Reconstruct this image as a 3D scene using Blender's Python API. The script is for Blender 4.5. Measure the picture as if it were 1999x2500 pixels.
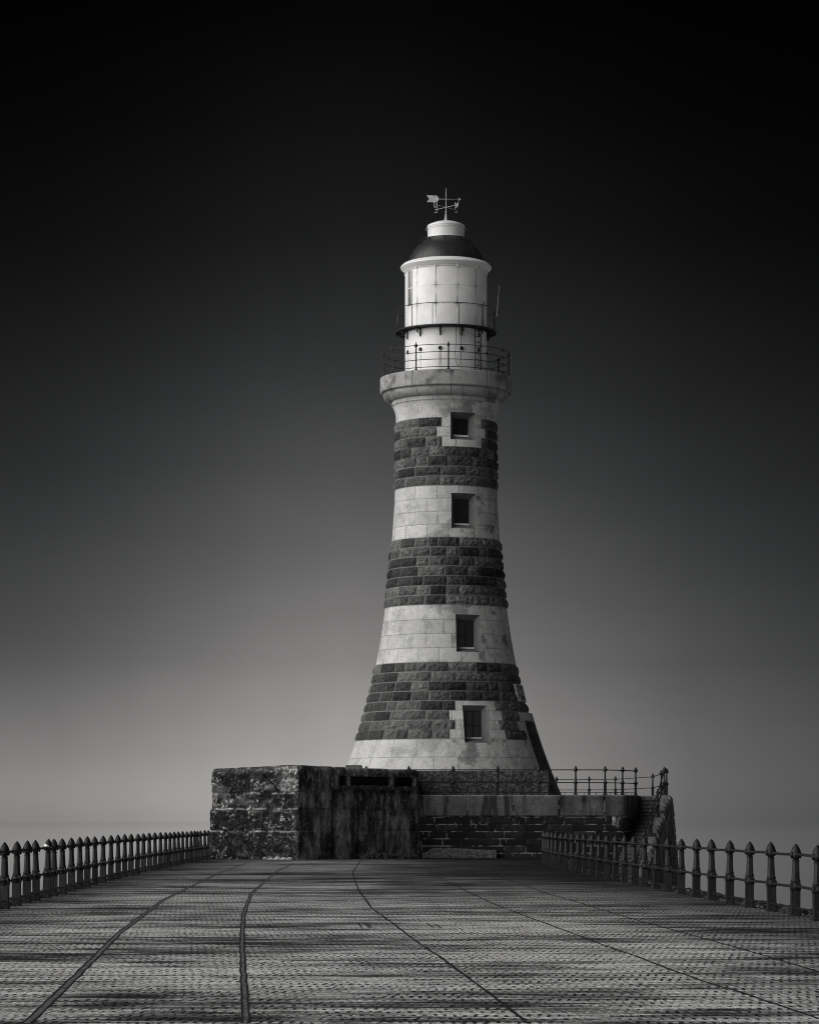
import bpy, bmesh, math, random
import numpy as np
from math import sin, cos, pi, radians as R

for _o in list(bpy.data.objects): bpy.data.objects.remove(_o)
scene = bpy.context.scene
col = scene.collection
random.seed(7); rng = np.random.default_rng(11)

# ------------------------------------------------------------------ camera, sky, sun, exposure
EYE = 1.64
cam = bpy.data.cameras.new('camera'); cam_o = bpy.data.objects.new('camera', cam); col.objects.link(cam_o)
cam_o.location = (0, 0, EYE); cam_o.rotation_euler = (pi/2, 0, 0)
cam.sensor_fit = 'HORIZONTAL'; cam.sensor_width = 36; cam.lens = 36*7000/1999
cam.shift_y = 755/1999; cam.shift_x = 0
cam.clip_start = 0.5; cam.clip_end = 120000
scene.camera = cam_o
scene.cycles.pixel_filter_type = 'BLACKMAN_HARRIS'; scene.cycles.filter_width = 1.05

SUN_EL, SUN_AZ = 24, -66          # azimuth: degrees from the direction towards the camera, minus = left
sd = (sin(R(SUN_AZ))*cos(R(SUN_EL)), -cos(R(SUN_AZ))*cos(R(SUN_EL)), sin(R(SUN_EL)))
sun = bpy.data.lights.new('sun', 'SUN'); sun.energy = 3.6; sun.angle = R(75); sun.color = (1, .985, .965)
sun_o = bpy.data.objects.new('sun', sun); col.objects.link(sun_o)
from mathutils import Vector, Matrix
sun_o.rotation_euler = Vector(sd).to_track_quat('Z', 'Y').to_euler()

class NT:
    """small helper for node trees"""
    def __init__(s, nt): s.nt = nt
    def n(s, t, **kw):
        nd = s.nt.nodes.new(t)
        for k, v in kw.items(): setattr(nd, k, v)
        return nd
    def l(s, a, b): s.nt.links.new(a, b)
    def set(s, sock, v):
        if isinstance(v, (int, float)): sock.default_value = v
        elif isinstance(v, tuple): sock.default_value = v
        else: s.l(v, sock)
    def m(s, op, a, b=0.0, c=None, clamp=False):
        nd = s.n('ShaderNodeMath', operation=op); nd.use_clamp = clamp
        s.set(nd.inputs[0], a); s.set(nd.inputs[1], b)
        if c is not None: s.set(nd.inputs[2], c)
        return nd.outputs[0]
    def mr(s, v, a, b, c, d, kind='LINEAR'):
        nd = s.n('ShaderNodeMapRange'); nd.interpolation_type = kind
        s.set(nd.inputs[0], v)
        for i, x in enumerate((a, b, c, d)): s.set(nd.inputs[i+1], x)
        return nd.outputs[0]
    def noise(s, vec, scale, detail=4, rough=.55, dist=0):
        nd = s.n('ShaderNodeTexNoise'); nd.inputs['Scale'].default_value = scale
        nd.inputs['Detail'].default_value = detail; nd.inputs['Roughness'].default_value = rough
        nd.inputs['Distortion'].default_value = dist
        if vec is not None: s.l(vec, nd.inputs['Vector'])
        return nd.outputs[0]
    def scalev(s, vec, v):
        nd = s.n('ShaderNodeVectorMath', operation='MULTIPLY'); s.l(vec, nd.inputs[0]); nd.inputs[1].default_value = v
        return nd.outputs[0]
    def ramp(s, f, stops, mode='LINEAR'):
        nd = s.n('ShaderNodeValToRGB'); cr = nd.color_ramp; cr.interpolation = mode
        while len(cr.elements) > 1: cr.elements.remove(cr.elements[-1])
        cr.elements[0].position = stops[0][0]; cr.elements[0].color = (stops[0][1],)*3+(1,)
        for p, v in stops[1:]:
            e = cr.elements.new(p); e.color = (v, v, v, 1)
        s.l(f, nd.inputs[0]); return nd.outputs[0]

world = bpy.data.worlds.new('World'); scene.world = world; world.use_nodes = True
w = NT(world.node_tree); world.node_tree.nodes.clear()
sky = w.n('ShaderNodeTexSky', sky_type='NISHITA'); sky.sun_disc = False
sky.sun_elevation = R(SUN_EL); sky.sun_rotation = math.atan2(sd[0], sd[1])
sky.air_density = 1; sky.dust_density = 1; sky.ozone_density = 1
bw = w.n('ShaderNodeRGBToBW'); w.l(sky.outputs[0], bw.inputs[0])       # the whole picture is black and white
tc = w.n('ShaderNodeTexCoord'); sx = w.n('ShaderNodeSeparateXYZ'); w.l(tc.outputs['Generated'], sx.inputs[0])
el = w.m('ARCSINE', sx.outputs[2]); az = w.m('ARCTAN2', sx.outputs[0], sx.outputs[1])
# dark, strongly filtered sky: bright bank of light over the sea left of the tower, falling off upward and sideways
def AZ(x): return math.atan((x-999.5)/7000)/(2*pi)+.5
def EL(y): return math.atan((2006-y)/7000)/(pi/2)
SKY_V = [(0, 1.47), (EL(1990), 1.39), (EL(1950), 1.32), (EL(1900), 1.13), (EL(1830), .90), (EL(1740), .69), (EL(1620), .475), (EL(1500), .37), (EL(1330), .268), (EL(1160), .178), (EL(1000), .127), (EL(870), .089),
         (EL(720), .058), (EL(580), .037), (EL(290), .0172), (EL(0), .006), (.26, .05), (.4, .2), (1, .3)]
SKY_G = [(0, .9), (.25, 1.15), (.44, .62), (AZ(0), .35), (AZ(250), .48), (AZ(500), .73), (AZ(650), .92), (AZ(780), 1.02), (AZ(900), 1.06), (AZ(1000), .98), (AZ(1130), .80),
         (AZ(1300), .62), (AZ(1500), .475), (AZ(1700), .333), (AZ(1999), .21), (.56, .25), (.68, 1.1), (.8, 1.15), (1, .8)]
elf = w.m('DIVIDE', el, pi/2, clamp=True); azf = w.m('MULTIPLY_ADD', az, 1/(2*pi), .5)
v_ = w.ramp(elf, [(p, v/4) for p, v in SKY_V]); g_ = w.ramp(azf, [(p, v/1.2) for p, v in SKY_G])
filt = w.m('MULTIPLY', w.m('MULTIPLY', v_, 4), w.m('MULTIPLY', g_, 1.2))
boost = w.m('MULTIPLY', w.mr(azf, AZ(0), AZ(720), .82, 0), w.mr(elf, EL(1945), EL(1560), 1, 0))
lum = w.m('MULTIPLY', w.m('MULTIPLY', bw.outputs[0], filt), w.m('ADD', boost, 1))
hz_ = w.noise(w.scalev(tc.outputs['Generated'], (1, 1, 2.6)), 9.0, 4, .5)          # faint unevenness of the haze
lum = w.m('MULTIPLY', lum, w.mr(hz_, .3, .7, .94, 1.06))
cr_ = w.n('ShaderNodeCombineColor')
w.l(w.m('MULTIPLY', lum, w.mr(lum, .25, 1.7, .965, 1.03)), cr_.inputs[0]); w.l(lum, cr_.inputs[1]); w.l(w.m('MULTIPLY', lum, w.mr(lum, .25, 1.7, 1.035, .985)), cr_.inputs[2])
bg = w.n('ShaderNodeBackground'); w.l(cr_.outputs[0], bg.inputs[0]); bg.inputs[1].default_value = .1
wo = w.n('ShaderNodeOutputWorld'); w.l(bg.outputs[0], wo.inputs[0])
scene.view_settings.view_transform = 'Standard'; scene.view_settings.look = 'None'
scene.view_settings.exposure = 0; scene.view_settings.gamma = 1

# ------------------------------------------------------------------ numpy noise
_tabs = {}
def vnoise(u, v, seed=0):
    """smooth value noise, 0..1"""
    if seed not in _tabs: _tabs[seed] = np.random.default_rng(seed+100).random((256, 256))
    t = _tabs[seed]
    iu = np.floor(u).astype(int); iv = np.floor(v).astype(int); fu = u-iu; fv = v-iv
    fu = fu*fu*(3-2*fu); fv = fv*fv*(3-2*fv)
    a = t[iu & 255, iv & 255]; b = t[(iu+1) & 255, iv & 255]; c = t[iu & 255, (iv+1) & 255]; d = t[(iu+1) & 255, (iv+1) & 255]
    return (a*(1-fu)+b*fu)*(1-fv)+(c*(1-fu)+d*fu)*fv
def fbm(u, v, o=4, seed=0, g=.5):
    s = 0; a = 1; tt = 0
    for k in range(o):
        s = s+a*vnoise(u*2**k+17.3*k, v*2**k+9.1*k, seed+k); tt += a; a *= g
    return s/tt
def sstep(a, b, x):
    t = np.clip((x-a)/(b-a), 0, 1); return t*t*(3-2*t)

# ------------------------------------------------------------------ mesh helpers
def link(name, me, mat=None, parent=None):
    o = bpy.data.objects.new(name, me); col.objects.link(o)
    if mat is not None: me.materials.append(mat)
    if parent is not None: o.parent = parent
    return o
def tag(o, label=None, cat=None, group=None, kind=None):
    if label: o['label'] = label
    if cat: o['category'] = cat
    if group: o['group'] = group
    if kind: o['kind'] = kind
    return o
def empty(name, loc, label, cat, group=None):
    o = bpy.data.objects.new(name, None); col.objects.link(o); o.location = loc
    o.empty_display_size = .3
    return tag(o, label, cat, group)
def place(o, parent):
    """parent while the mesh stays in world coordinates"""
    o.parent = parent; o.matrix_parent_inverse = Matrix.Translation(-Vector(parent.location)) if parent.type == 'EMPTY' else Matrix()
    return o
def grid_mesh(name, P, mat, tone=None, mask=None, closed=False, smooth=True):
    """P: (rows, cols, 3) -> quads; tone -> float point attribute; mask (rows-1, cols-1) True = keep"""
    nr, nc = P.shape[:2]
    idx = np.arange(nr*nc).reshape(nr, nc)
    if closed:
        nx = np.roll(idx, -1, axis=1); q = np.stack([idx[:-1], nx[:-1], nx[1:], idx[1:]], -1)
    else:
        q = np.stack([idx[:-1, :-1], idx[:-1, 1:], idx[1:, 1:], idx[1:, :-1]], -1)
    q = q[mask] if mask is not None else q.reshape(-1, 4)
    q = q.reshape(-1, 4).astype(np.int32)
    me = bpy.data.meshes.new(name)
    me.vertices.add(nr*nc); me.vertices.foreach_set('co', P.reshape(-1).astype(np.float32))
    me.loops.add(q.size); me.loops.foreach_set('vertex_index', q.reshape(-1))
    me.polygons.add(len(q)); me.polygons.foreach_set('loop_start', np.arange(0, q.size, 4, dtype=np.int32))
    me.polygons.foreach_set('loop_total', np.full(len(q), 4, np.int32))
    if tone is not None:
        a = me.attributes.new('tone', 'FLOAT', 'POINT'); a.data.foreach_set('value', tone.reshape(-1).astype(np.float32))
    me.update(calc_edges=True)
    me.polygons.foreach_set('use_smooth', np.full(len(q), smooth))
    return me
class MB:
    def __init__(s): s.bm = bmesh.new()
    def box(s, x0, x1, y0, y1, z0, z1, M=None, bev=0):
        vs = [s.bm.verts.new(p) for p in ((x0,y0,z0),(x1,y0,z0),(x1,y1,z0),(x0,y1,z0),(x0,y0,z1),(x1,y0,z1),(x1,y1,z1),(x0,y1,z1))]
        fs = [s.bm.faces.new([vs[i] for i in f]) for f in ((0,3,2,1),(4,5,6,7),(0,1,5,4),(1,2,6,5),(2,3,7,6),(3,0,4,7))]
        if bev: 
            es = list({e for f in fs for e in f.edges}); r = bmesh.ops.bevel(s.bm, geom=es, offset=bev, segments=2, affect='EDGES'); vs = list({v for f in r['faces'] for v in f.verts} | {v for v in vs if v.is_valid})
        if M is not None:
            for v in vs: v.co = M @ v.co
        return s
    def lathe(s, prof, n=16, c=(0,0,0), M=None, cap=True, rot=0, smooth=True):
        rings = []
        for r, z in prof:
            rings.append([s.bm.verts.new((c[0]+r*cos(rot+2*pi*k/n), c[1]+r*sin(rot+2*pi*k/n), c[2]+z)) for k in range(n)])
        for a, b in zip(rings, rings[1:]):
            for k in range(n):
                f = s.bm.faces.new((a[k], a[(k+1)%n], b[(k+1)%n], b[k])); f.smooth = smooth
        if cap: s.bm.faces.new(list(reversed(rings[0]))); s.bm.faces.new(rings[-1])
        if M is not None:
            for rg in rings:
                for v in rg: v.co = M @ v.co
        return s
    def tube(s, pts, r, n=8, closed=False):
        pts = [Vector(p) for p in pts]; N = len(pts); rings = []; up = Vector((0,0,1))
        for i, p in enumerate(pts):
            if closed: t = pts[(i+1)%N]-pts[i-1]
            else: t = pts[min(i+1, N-1)]-pts[max(i-1, 0)]
            t.normalize(); a = up if abs(t.z) < .9 else Vector((1,0,0))
            u = t.cross(a).normalized(); v = u.cross(t)
            rr = r[i] if isinstance(r, (list, tuple)) else r
            rings.append([s.bm.verts.new(p+(u*cos(2*pi*k/n)+v*sin(2*pi*k/n))*rr) for k in range(n)])
        pr = list(zip(rings, rings[1:]))+([(rings[-1], rings[0])] if closed else [])
        for a, b in pr:
            for k in range(n):
                f = s.bm.faces.new((a[k], b[k], b[(k+1)%n], a[(k+1)%n])); f.smooth = True
        if not closed: s.bm.faces.new(rings[0]); s.bm.faces.new(list(reversed(rings[-1])))
        return s
    def prism(s, poly, a, b, fn):
        """poly: 2-D outline; fn(u, v, w) -> point; extruded from w=a to w=b"""
        A = [s.bm.verts.new(fn(u, v, a)) for u, v in poly]; B = [s.bm.verts.new(fn(u, v, b)) for u, v in poly]
        n = len(poly)
        for k in range(n): s.bm.faces.new((A[k], A[(k+1)%n], B[(k+1)%n], B[k]))
        s.bm.faces.new(list(reversed(A))); s.bm.faces.new(B); return s
    def mesh(s, name):
        bmesh.ops.recalc_face_normals(s.bm, faces=s.bm.faces)
        me = bpy.data.meshes.new(name); s.bm.to_mesh(me); s.bm.free(); return me
    def obj(s, name, mat, parent=None):
        o = link(name, s.mesh(name), mat)
        if parent is not None: place(o, parent)
        return o

# ------------------------------------------------------------------ materials
def base_mat(name, rough=.8, spec=.3, metal=0):
    m = bpy.data.materials.new(name); m.use_nodes = True; t = NT(m.node_tree)
    b = m.node_tree.nodes['Principled BSDF']; b.inputs['Roughness'].default_value = rough
    b.inputs['Specular IOR Level'].default_value = spec; b.inputs['Metallic'].default_value = metal
    return m, t, b
def grey(t, sock, b):
    c = t.n('ShaderNodeCombineColor')
    for i in range(3): t.set(c.inputs[i], sock)
    t.l(c.outputs[0], b.inputs['Base Color'])
def bump(t, h, b, dist, strength=1):
    n = t.n('ShaderNodeBump'); n.inputs['Distance'].default_value = dist; n.inputs['Strength'].default_value = strength
    t.l(h, n.inputs['Height']); t.l(n.outputs[0], b.inputs['Normal'])
def mat_tone(name, rough=.85, lo=.62, hi=1.3, s1=18, s2=2.2, bd=.03, spec=.25, mul=1.0):
    """stone whose tone is stored per vertex, with fine grain on top"""
    m, t, b = base_mat(name, rough, spec)
    at = t.n('ShaderNodeAttribute', attribute_name='tone'); gco = t.n('ShaderNodeNewGeometry').outputs['Position']
    n1 = t.noise(gco, s1, 5, .65); n2 = t.noise(gco, s2, 4, .6)
    k = t.m('MULTIPLY', t.mr(n1, .3, .7, lo, hi), t.mr(n2, .3, .7, .86, 1.12))
    grey(t, t.m('MULTIPLY', t.m('MULTIPLY', at.outputs['Fac'], k), mul, clamp=True), b)
    bump(t, n1, b, bd); return m
def mat_plain(name, c, rough=.6, metal=0, var=.3, scale=9, bd=.003, spec=.4, c2=None, vert=False):
    m, t, b = base_mat(name, rough, spec, metal)
    gco = t.n('ShaderNodeNewGeometry').outputs['Position']
    if vert: gco = t.scalev(gco, (1, 1, .12))
    n1 = t.noise(gco, scale, 6, .65)
    grey(t, t.mr(n1, .3, .7, c*(1-var), c*(1+var) if c2 is None else c2), b)
    bump(t, t.noise(gco, scale*3, 3), b, bd); return m
M_tower = mat_tone('tower_masonry', lo=.74, hi=1.2)
M_light = mat_plain('pale_granite', .13, .8, var=.25, scale=6, bd=.006, spec=.25)
M_lantern = mat_tone('white_paint', rough=.38, lo=.97, hi=1.02, s1=3, s2=.8, bd=.0015, spec=.5)
M_white = mat_plain('white_painted_metal', .78, .4, var=.05, scale=3, bd=.001)
M_grime = mat_plain('weathered_white_metal', .5, .45, var=.35, scale=6, bd=.001)
M_dome = mat_plain('dark_dome_paint', .022, .42, var=.35, scale=4, spec=.45, vert=False)
M_iron = mat_plain('black_iron', .01, .55, var=.6, scale=30, bd=.003, spec=.5)
M_post = mat_plain('weathered_cast_iron', .009, .55, var=.85, scale=26, bd=.008, spec=.35, vert=True)
M_glass, _t, _b = base_mat('dark_glass', .12, .5); _b.inputs['Base Color'].default_value = (.008, .008, .008, 1)
M_frame = mat_plain('dark_window_frame', .02, .5, var=.2)
M_conc = mat_tone('pitted_concrete', rough=.93, lo=.35, hi=1.8, s1=22, s2=3, bd=.04, spec=.1)
M_wall = mat_tone('dark_wall_masonry', rough=.85, lo=.6, hi=1.4, s1=12, s2=2.5, bd=.012, spec=.25)
M_step = mat_plain('worn_step_stone', .15, .8, var=.5, scale=5, bd=.01, spec=.25, vert=True)
M_plat = mat_plain('platform_stone', .15, .85, var=.4, scale=3)

# deck: brushed concrete with rows of small dimples, damp patches and shading painted in by tone
M_deck, t, b = base_mat('dimpled_concrete', .75, .2)
gco = t.n('ShaderNodeNewGeometry').outputs['Position']; at = t.n('ShaderNodeAttribute', attribute_name='tone').outputs['Fac']
warp = t.n('ShaderNodeSeparateXYZ'); t.l(gco, warp.inputs[0]); X, Y = warp.outputs[0], warp.outputs[1]
nA = t.noise(t.scalev(gco, (.32, 1.0, 1)), 1.0, 9, .76, .1)
nB = t.noise(t.scalev(gco, (.8, 4.2, 1)), 1.0, 7, .78)
nC = t.noise(gco, 34, 4, .75)
nD = t.noise(t.scalev(gco, (.16, .22, 1)), 1.0, 3, .6)
nE = t.noise(t.scalev(gco, (1.6, 11, 1)), 1.0, 6, .78)
f_ = t.m('ADD', t.m('ADD', t.m('MULTIPLY', nA, .55), t.m('MULTIPLY', nB, .35)), t.m('MULTIPLY', nD, .25))
base = t.mr(f_, .50, .645, .035, .68, 'SMOOTHSTEP')
base = t.m('MULTIPLY', base, t.m('MULTIPLY', t.mr(nC, .25, .75, .2, 1.8), t.mr(nE, .34, .66, .5, 1.4)))
nG = t.noise(t.scalev(gco, (26, 4.5, 1)), 1.0, 4, .8); base = t.m('MULTIPLY', base, t.mr(nG, .3, .7, .15, 1.8))
wob = t.m('MULTIPLY', t.m('SUBTRACT', t.noise(gco, 2.1, 3), .5), 1.9)
vv = t.m('ADD', t.m('DIVIDE', Y, .42), wob); row = t.m('FLOOR', vv)
uu = t.m('ADD', t.m('ADD', t.m('DIVIDE', X, .088), t.m('MULTIPLY', row, .37)), t.m('MULTIPLY', wob, .8))
fu = t.m('SUBTRACT', t.m('FRACT', uu), .5); fv = t.m('SUBTRACT', t.m('FRACT', vv), .5)
dd = t.m('SQRT', t.m('ADD', t.m('POWER', t.m('MULTIPLY', fu, 1.25), 2), t.m('POWER', t.m('MULTIPLY', fv, 1.0), 2)))
dot = t.mr(t.m('ADD', dd, t.m('MULTIPLY', t.m('SUBTRACT', t.noise(gco, 9, 2), .5), .4)), .215, .29, 1, 0)
msk = t.mr(t.noise(t.scalev(gco, (.8, .5, 1)), 1.3, 6, .75), .37, .51, 0.0, 1)
dot = t.m('MULTIPLY', dot, msk)
base = t.m('MULTIPLY', base, t.m('SUBTRACT', 1, t.m('MULTIPLY', dot, .93)))
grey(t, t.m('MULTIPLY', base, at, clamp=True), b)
bump(t, t.m('SUBTRACT', t.m('MULTIPLY', nC, .35), dot), b, .015)

M_sea, t, b = base_mat('sea_water', .03, .5); b.inputs['Base Color'].default_value = (.36, .36, .36, 1)   # long exposure: glassy, milky water

# ------------------------------------------------------------------ plan: deck edges, fences
DL = np.array([-40, 0, 30, 53.4, 64.4, 76, 88.9, 105.6, 126, 140.]); XL = np.array([-7.1, -7.1, -7.25, -7.54, -7.80, -8.13, -8.43, -8.64, -8.66, -8.7])
DR = np.array([-40, 0, 30, 49.4, 56.4, 64.3, 73, 84, 94, 101, 107, 111, 116, 121, 126.6, 128]); XR = np.array([7.0, 7.0, 6.95, 6.66, 6.34, 6.07, 5.82, 5.52, 5.28, 5.15, 5.13, 5.2, 5.42, 5.72, 6.1, 6.2])
def smooth_curve(D, X):
    d = np.linspace(D[0], D[-1], 400); x = np.interp(d, D, X); k = np.ones(11)/11
    xs = np.convolve(np.pad(x, 5, mode='edge'), k, mode='valid'); return lambda q: np.interp(q, d, xs)
fL = smooth_curve(DL, XL); fR = smooth_curve(DR, XR)
def tag_s(o): o['kind'] = 'structure'; return o

# sea
b_ = MB(); S = 60000
v4 = [b_.bm.verts.new(p) for p in ((-S, -2000, -6.5), (S, -2000, -6.5), (S, S, -6.5), (-S, S, -6.5))]; b_.bm.faces.new(v4)
tag_s(b_.obj('sea', M_sea))
# deck sheet
dd = np.concatenate([np.linspace(-30, 15, 10), np.linspace(16, 127.6, 280)]); ff = np.linspace(0, 1, 41)
xl = fL(dd)-.62; xr = fR(dd)+.62
Xg = xl[:, None]+(xr-xl)[:, None]*ff[None]; Yg = np.repeat(dd[:, None], 41, 1)
P = np.stack([Xg, Yg, 0*Xg+.02*np.sin(Xg*.6)*0], -1)
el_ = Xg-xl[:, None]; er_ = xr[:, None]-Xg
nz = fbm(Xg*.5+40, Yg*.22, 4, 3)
tone = 1-.68*sstep(3.0, .3, el_+(nz-.5)*2.2)-.72*sstep(5.0, .6, er_+(nz-.5)*3.0)  # shading along both margins painted into the deck tone
tone = np.clip(tone, .2, 1)*(1-.85*sstep(40, 92, Yg+(nz-.5)*30)*sstep(-3.5, 2.5, Xg+(nz-.5)*5))*(1-.5*sstep(50, 90, Yg+(nz-.5)*16))*(1-.6*sstep(117, 121, Yg+(nz-.5)*5))*(1+.35*np.exp(-((Yg-107)/9)**2)*sstep(-.5, -2, Xg)*sstep(-7.5, -5, Xg))  # far deck shading painted in too, darkest on the right
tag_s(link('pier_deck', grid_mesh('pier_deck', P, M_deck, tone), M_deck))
# pier side walls under the deck
b_ = MB(); ds = np.linspace(-30, 127.4, 60)
for f, s in ((fL, -1), (fR, 1)):
    top = [b_.bm.verts.new((float(f(d))+s*.6, d, -.02)) for d in ds]; bot = [b_.bm.verts.new((float(f(d))+s*1.2, d, -7)) for d in ds]
    for k in range(len(ds)-1): b_.bm.faces.new((top[k], top[k+1], bot[k+1], bot[k]))
tag_s(b_.obj('pier_side', M_wall if False else M_plat))
# rough raised edge stones outside the fences
M_edge, t, b = base_mat('wet_edge_stone', .3, .6)
gco = t.n('ShaderNodeNewGeometry').outputs['Position']; n1 = t.noise(gco, 9, 6, .7)
grey(t, t.ramp(n1, [(0, .01), (.5, .02), (.58, .12), (.68, .55), (1, .6)]), b); bump(t, n1, b, .05)
for f, s in ((fL, -1), (fR, 1)):
    d2 = np.linspace(30, 124, 1400); w2 = np.array([.10, .12, .18, .24, .30, .38, .46, .52, .58])
    Xe = f(d2)[:, None]+s*w2[None]; Ye = np.repeat(d2[:, None], len(w2), 1)
    h = .008+.085*sstep(.45, .75, fbm(Xe*9, Ye*4.5, 4, 21))*np.array([0, .3, .9, 1, 1, 1, .9, .5, 0])[None]+.02*np.array([0, 1, 1, 1, 1, 1, 1, 1, 0])[None]
    me = grid_mesh('kerb', np.stack([Xe, Ye, h], -1), M_edge); tag_s(link('kerb', me, M_edge))

# dark joints that run along the deck
M_joint = mat_plain('joint_filler', .006, .8, var=.4, scale=8)
def gp(x, y): d = EYE*7000/(y-2006); return ((x-999.5)*d/7000, d)
JL = [([(66.7,2500),(180,2391),(290,2281),(397,2200),(533,2134),(599,2110)], .072),
      ([(600,2500),(597,2430),(593,2366),(591,2320),(591,2290),(594,2236),(613,2183.5),(676.6,2128.7),(717,2110)], .055),
      ([(1287,2500),(1200,2432),(1078,2342),(1011.6,2297),(957,2255),(908,2220),(878,2179.5),(865.4,2153),(861,2130.8),(879.6,2104.4)], 0),
      ([(1999,2490),(1800,2422),(1741,2406),(1648,2374),(1555,2338),(1474,2310),(1407,2284),(1300,2245),(1198,2206),(1133,2175),(1088.7,2153),(1052,2131),(1038,2110.5)], 0),
      ([(1999,2375),(1800,2316),(1648,2274),(1526,2240.6),(1396,2200),(1349,2188),(1219,2142),(1154,2116)], 0),
      ([(1520,2176),(1487,2165),(1426,2150),(1300,2116)], 0)]
def joint_obj(pts, dbl, wd=.034):
    g = [gp(*p) for p in pts]; g = sorted(g, key=lambda q: q[1])
    X_, D_ = np.array([q[0] for q in g]), np.array([q[1] for q in g])
    n = int((D_[-1]-D_[0])/.12); d = np.linspace(D_[0], D_[-1], n); x = np.interp(d, D_, X_)
    k = np.ones(9)/9; x = np.convolve(np.pad(x, 4, mode='edge'), k, mode='valid')
    x = x+.02*(fbm(d*1.5, d*0+3, 3, 5)-.5)
    b_ = MB()
    for off in ((-dbl/2, dbl/2) if dbl else (0,)):
        ww = wd*(.5+1.1*fbm(d*2.2, d*0+off*50, 3, 9))*(1 if not dbl else .5)
        L = [b_.bm.verts.new((x[i]+off-ww[i]/2, d[i], .004)) for i in range(n)]; Rr = [b_.bm.verts.new((x[i]+off+ww[i]/2, d[i], .004)) for i in range(n)]
        for i in range(n-1): b_.bm.faces.new((L[i], Rr[i], Rr[i+1], L[i+1]))
    tag_s(b_.obj('deck_joint', M_joint))
    if dbl:      # cement strip between the two cracks
        b_ = MB(); L = [b_.bm.verts.new((x[i]-dbl/2, d[i], .002)) for i in range(n)]; Rr = [b_.bm.verts.new((x[i]+dbl/2, d[i], .002)) for i in range(n)]
        for i in range(n-1): b_.bm.faces.new((L[i], Rr[i], Rr[i+1], L[i+1]))
        tag_s(b_.obj('deck_strip', mat_plain('cement_strip', .11, .8, var=.7, scale=3.5)))
for pts, dbl in JL: joint_obj(pts, dbl)
for pts in ([(874,2256),(883,2267)], [(890,2257),(901,2267)], [(895,2257),(906,2267)], [(1043,2257),(1056,2266)], [(1062,2259),(1076,2268)]):
    g0, g1 = gp(*pts[0]), gp(*pts[1]); b_ = MB()
    vs = [b_.bm.verts.new(p) for p in ((g1[0]-.012, g1[1], .006), (g1[0]+.012, g1[1], .006), (g0[0]+.012, g0[1], .006), (g0[0]-.012, g0[1], .006))]; b_.bm.faces.new(vs)
    tag_s(b_.obj('deck_slot', M_joint))

# ------------------------------------------------------------------ cast iron fences along the pier
def fence_post_mesh():
    b_ = MB(); o = pi/4
    b_.lathe([(.125, 0), (.125, .03), (.108, .045), (.108, .44)], 4, rot=o, smooth=False)                     # square foot shaft
    b_.lathe([(.108, .44), (.125, .475), (.125, .545), (.088, .60)], 4, rot=o, smooth=False)
    for zc, hw in ((.51, .115), (1.06, .115)):                                                             # faceted bosses where the rails pass
        b_.lathe([(.0, -hw), (hw*.72, 0), (.0, hw)], 4, c=(0, 0, zc), rot=0, smooth=False)
        for s in (-1, 1):
            b_.lathe([(.075, 0), (.062, .02), (.03, .035)], 8, M=Matrix.Translation((0, s*.07, zc)) @ Matrix.Rotation(-s*pi/2, 4, 'X'))
            b_.lathe([(.07, 0), (.05, .02), (.03, .03)], 8, M=Matrix.Translation((s*.07, 0, zc)) @ Matrix.Rotation(s*pi/2, 4, 'Y'))
    b_.lathe([(.085, .595), (.09, .61), (.083, .625), (.073, .635), (.060, .925), (.058, .935), (.066, .945), (.067, .96), (.058, .97)], 8, rot=pi/8, smooth=False)
    b_.lathe([(.054, .965), (.058, 1.0), (.08, 1.045), (.09, 1.085), (.089, 1.11), (.078, 1.15), (.058, 1.19), (.032, 1.228), (.004, 1.258)], 8, rot=pi/8)
    return b_.mesh('post')
post_me = fence_post_mesh(); post_me.materials.append(M_post)
def build_fence(label, group, ds, f, lean=None, tape=None):
    root = empty('iron_railing', (float(f(ds[0])), ds[0], 0), label, 'railing', group)
    for k, d in enumerate(ds):
        o = bpy.data.objects.new('post', post_me); col.objects.link(o); o.parent = root
        o.location = (float(f(d))-root.location.x, d-root.location.y, 0)
        tz = math.atan2(float(f(d+1)-f(d-1)), 2)
        o.rotation_euler = (random.uniform(-.012, .012), random.uniform(-.016, .016), -tz+random.uniform(-.1, .1))
        o.scale = (1, 1, random.uniform(.992, 1.008))
        if lean and k == lean: o.rotation_euler[1] = .035; o['label'] = 'leaning post with a pale band round its head'; lp = o
    for z, r in ((1.06, .024), (.51, .024)):
        b_ = MB(); seg = np.arange(ds[0]-.1, ds[-1]+.1, .6)
        b_.tube([(float(f(d)), d, z+.006*sin(d*1.7)) for d in seg], r, 8); b_.obj('rail', M_post, root)
    b_ = MB()
    for d0, d1 in zip(ds, ds[1:]):      # low flat bars on short legs between the posts
        L = d1-d0; a = Vector((float(f(d0+.1)), d0+.1, .15)); c = Vector((float(f(d1-.1)), d1-.1, .15)); t_ = (c-a).normalized()
        M = Matrix.Translation(a) @ Matrix.Rotation(math.atan2(-t_.x, t_.y), 4, 'Z'); LL = (c-a).length
        b_.box(-.03, .03, 0, LL, -.008, .008, M); b_.box(-.025, .025, .28, .32, -.15, -.01, M); b_.box(-.025, .025, LL-.32, LL-.28, -.15, -.01, M)
    b_.obj('toe_rail', M_post, root)
    if lean:
        o = MB().lathe([(.0965, -.028), (.1, -.024), (.1, .024), (.093, .028)], 16, M=Matrix.Translation((0, 0, 1.085)) @ Matrix.Rotation(.5, 4, 'Y')).obj('tape_band', M_white)
        o.parent = lp; o.scale = (1.02, 1.02, 1)
    return root
pxL = np.array([11.4,153.6,251,335.5,425.8,519.7]); dLt = np.array([53.4,64.4,76,88.9,105.6,126])
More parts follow.
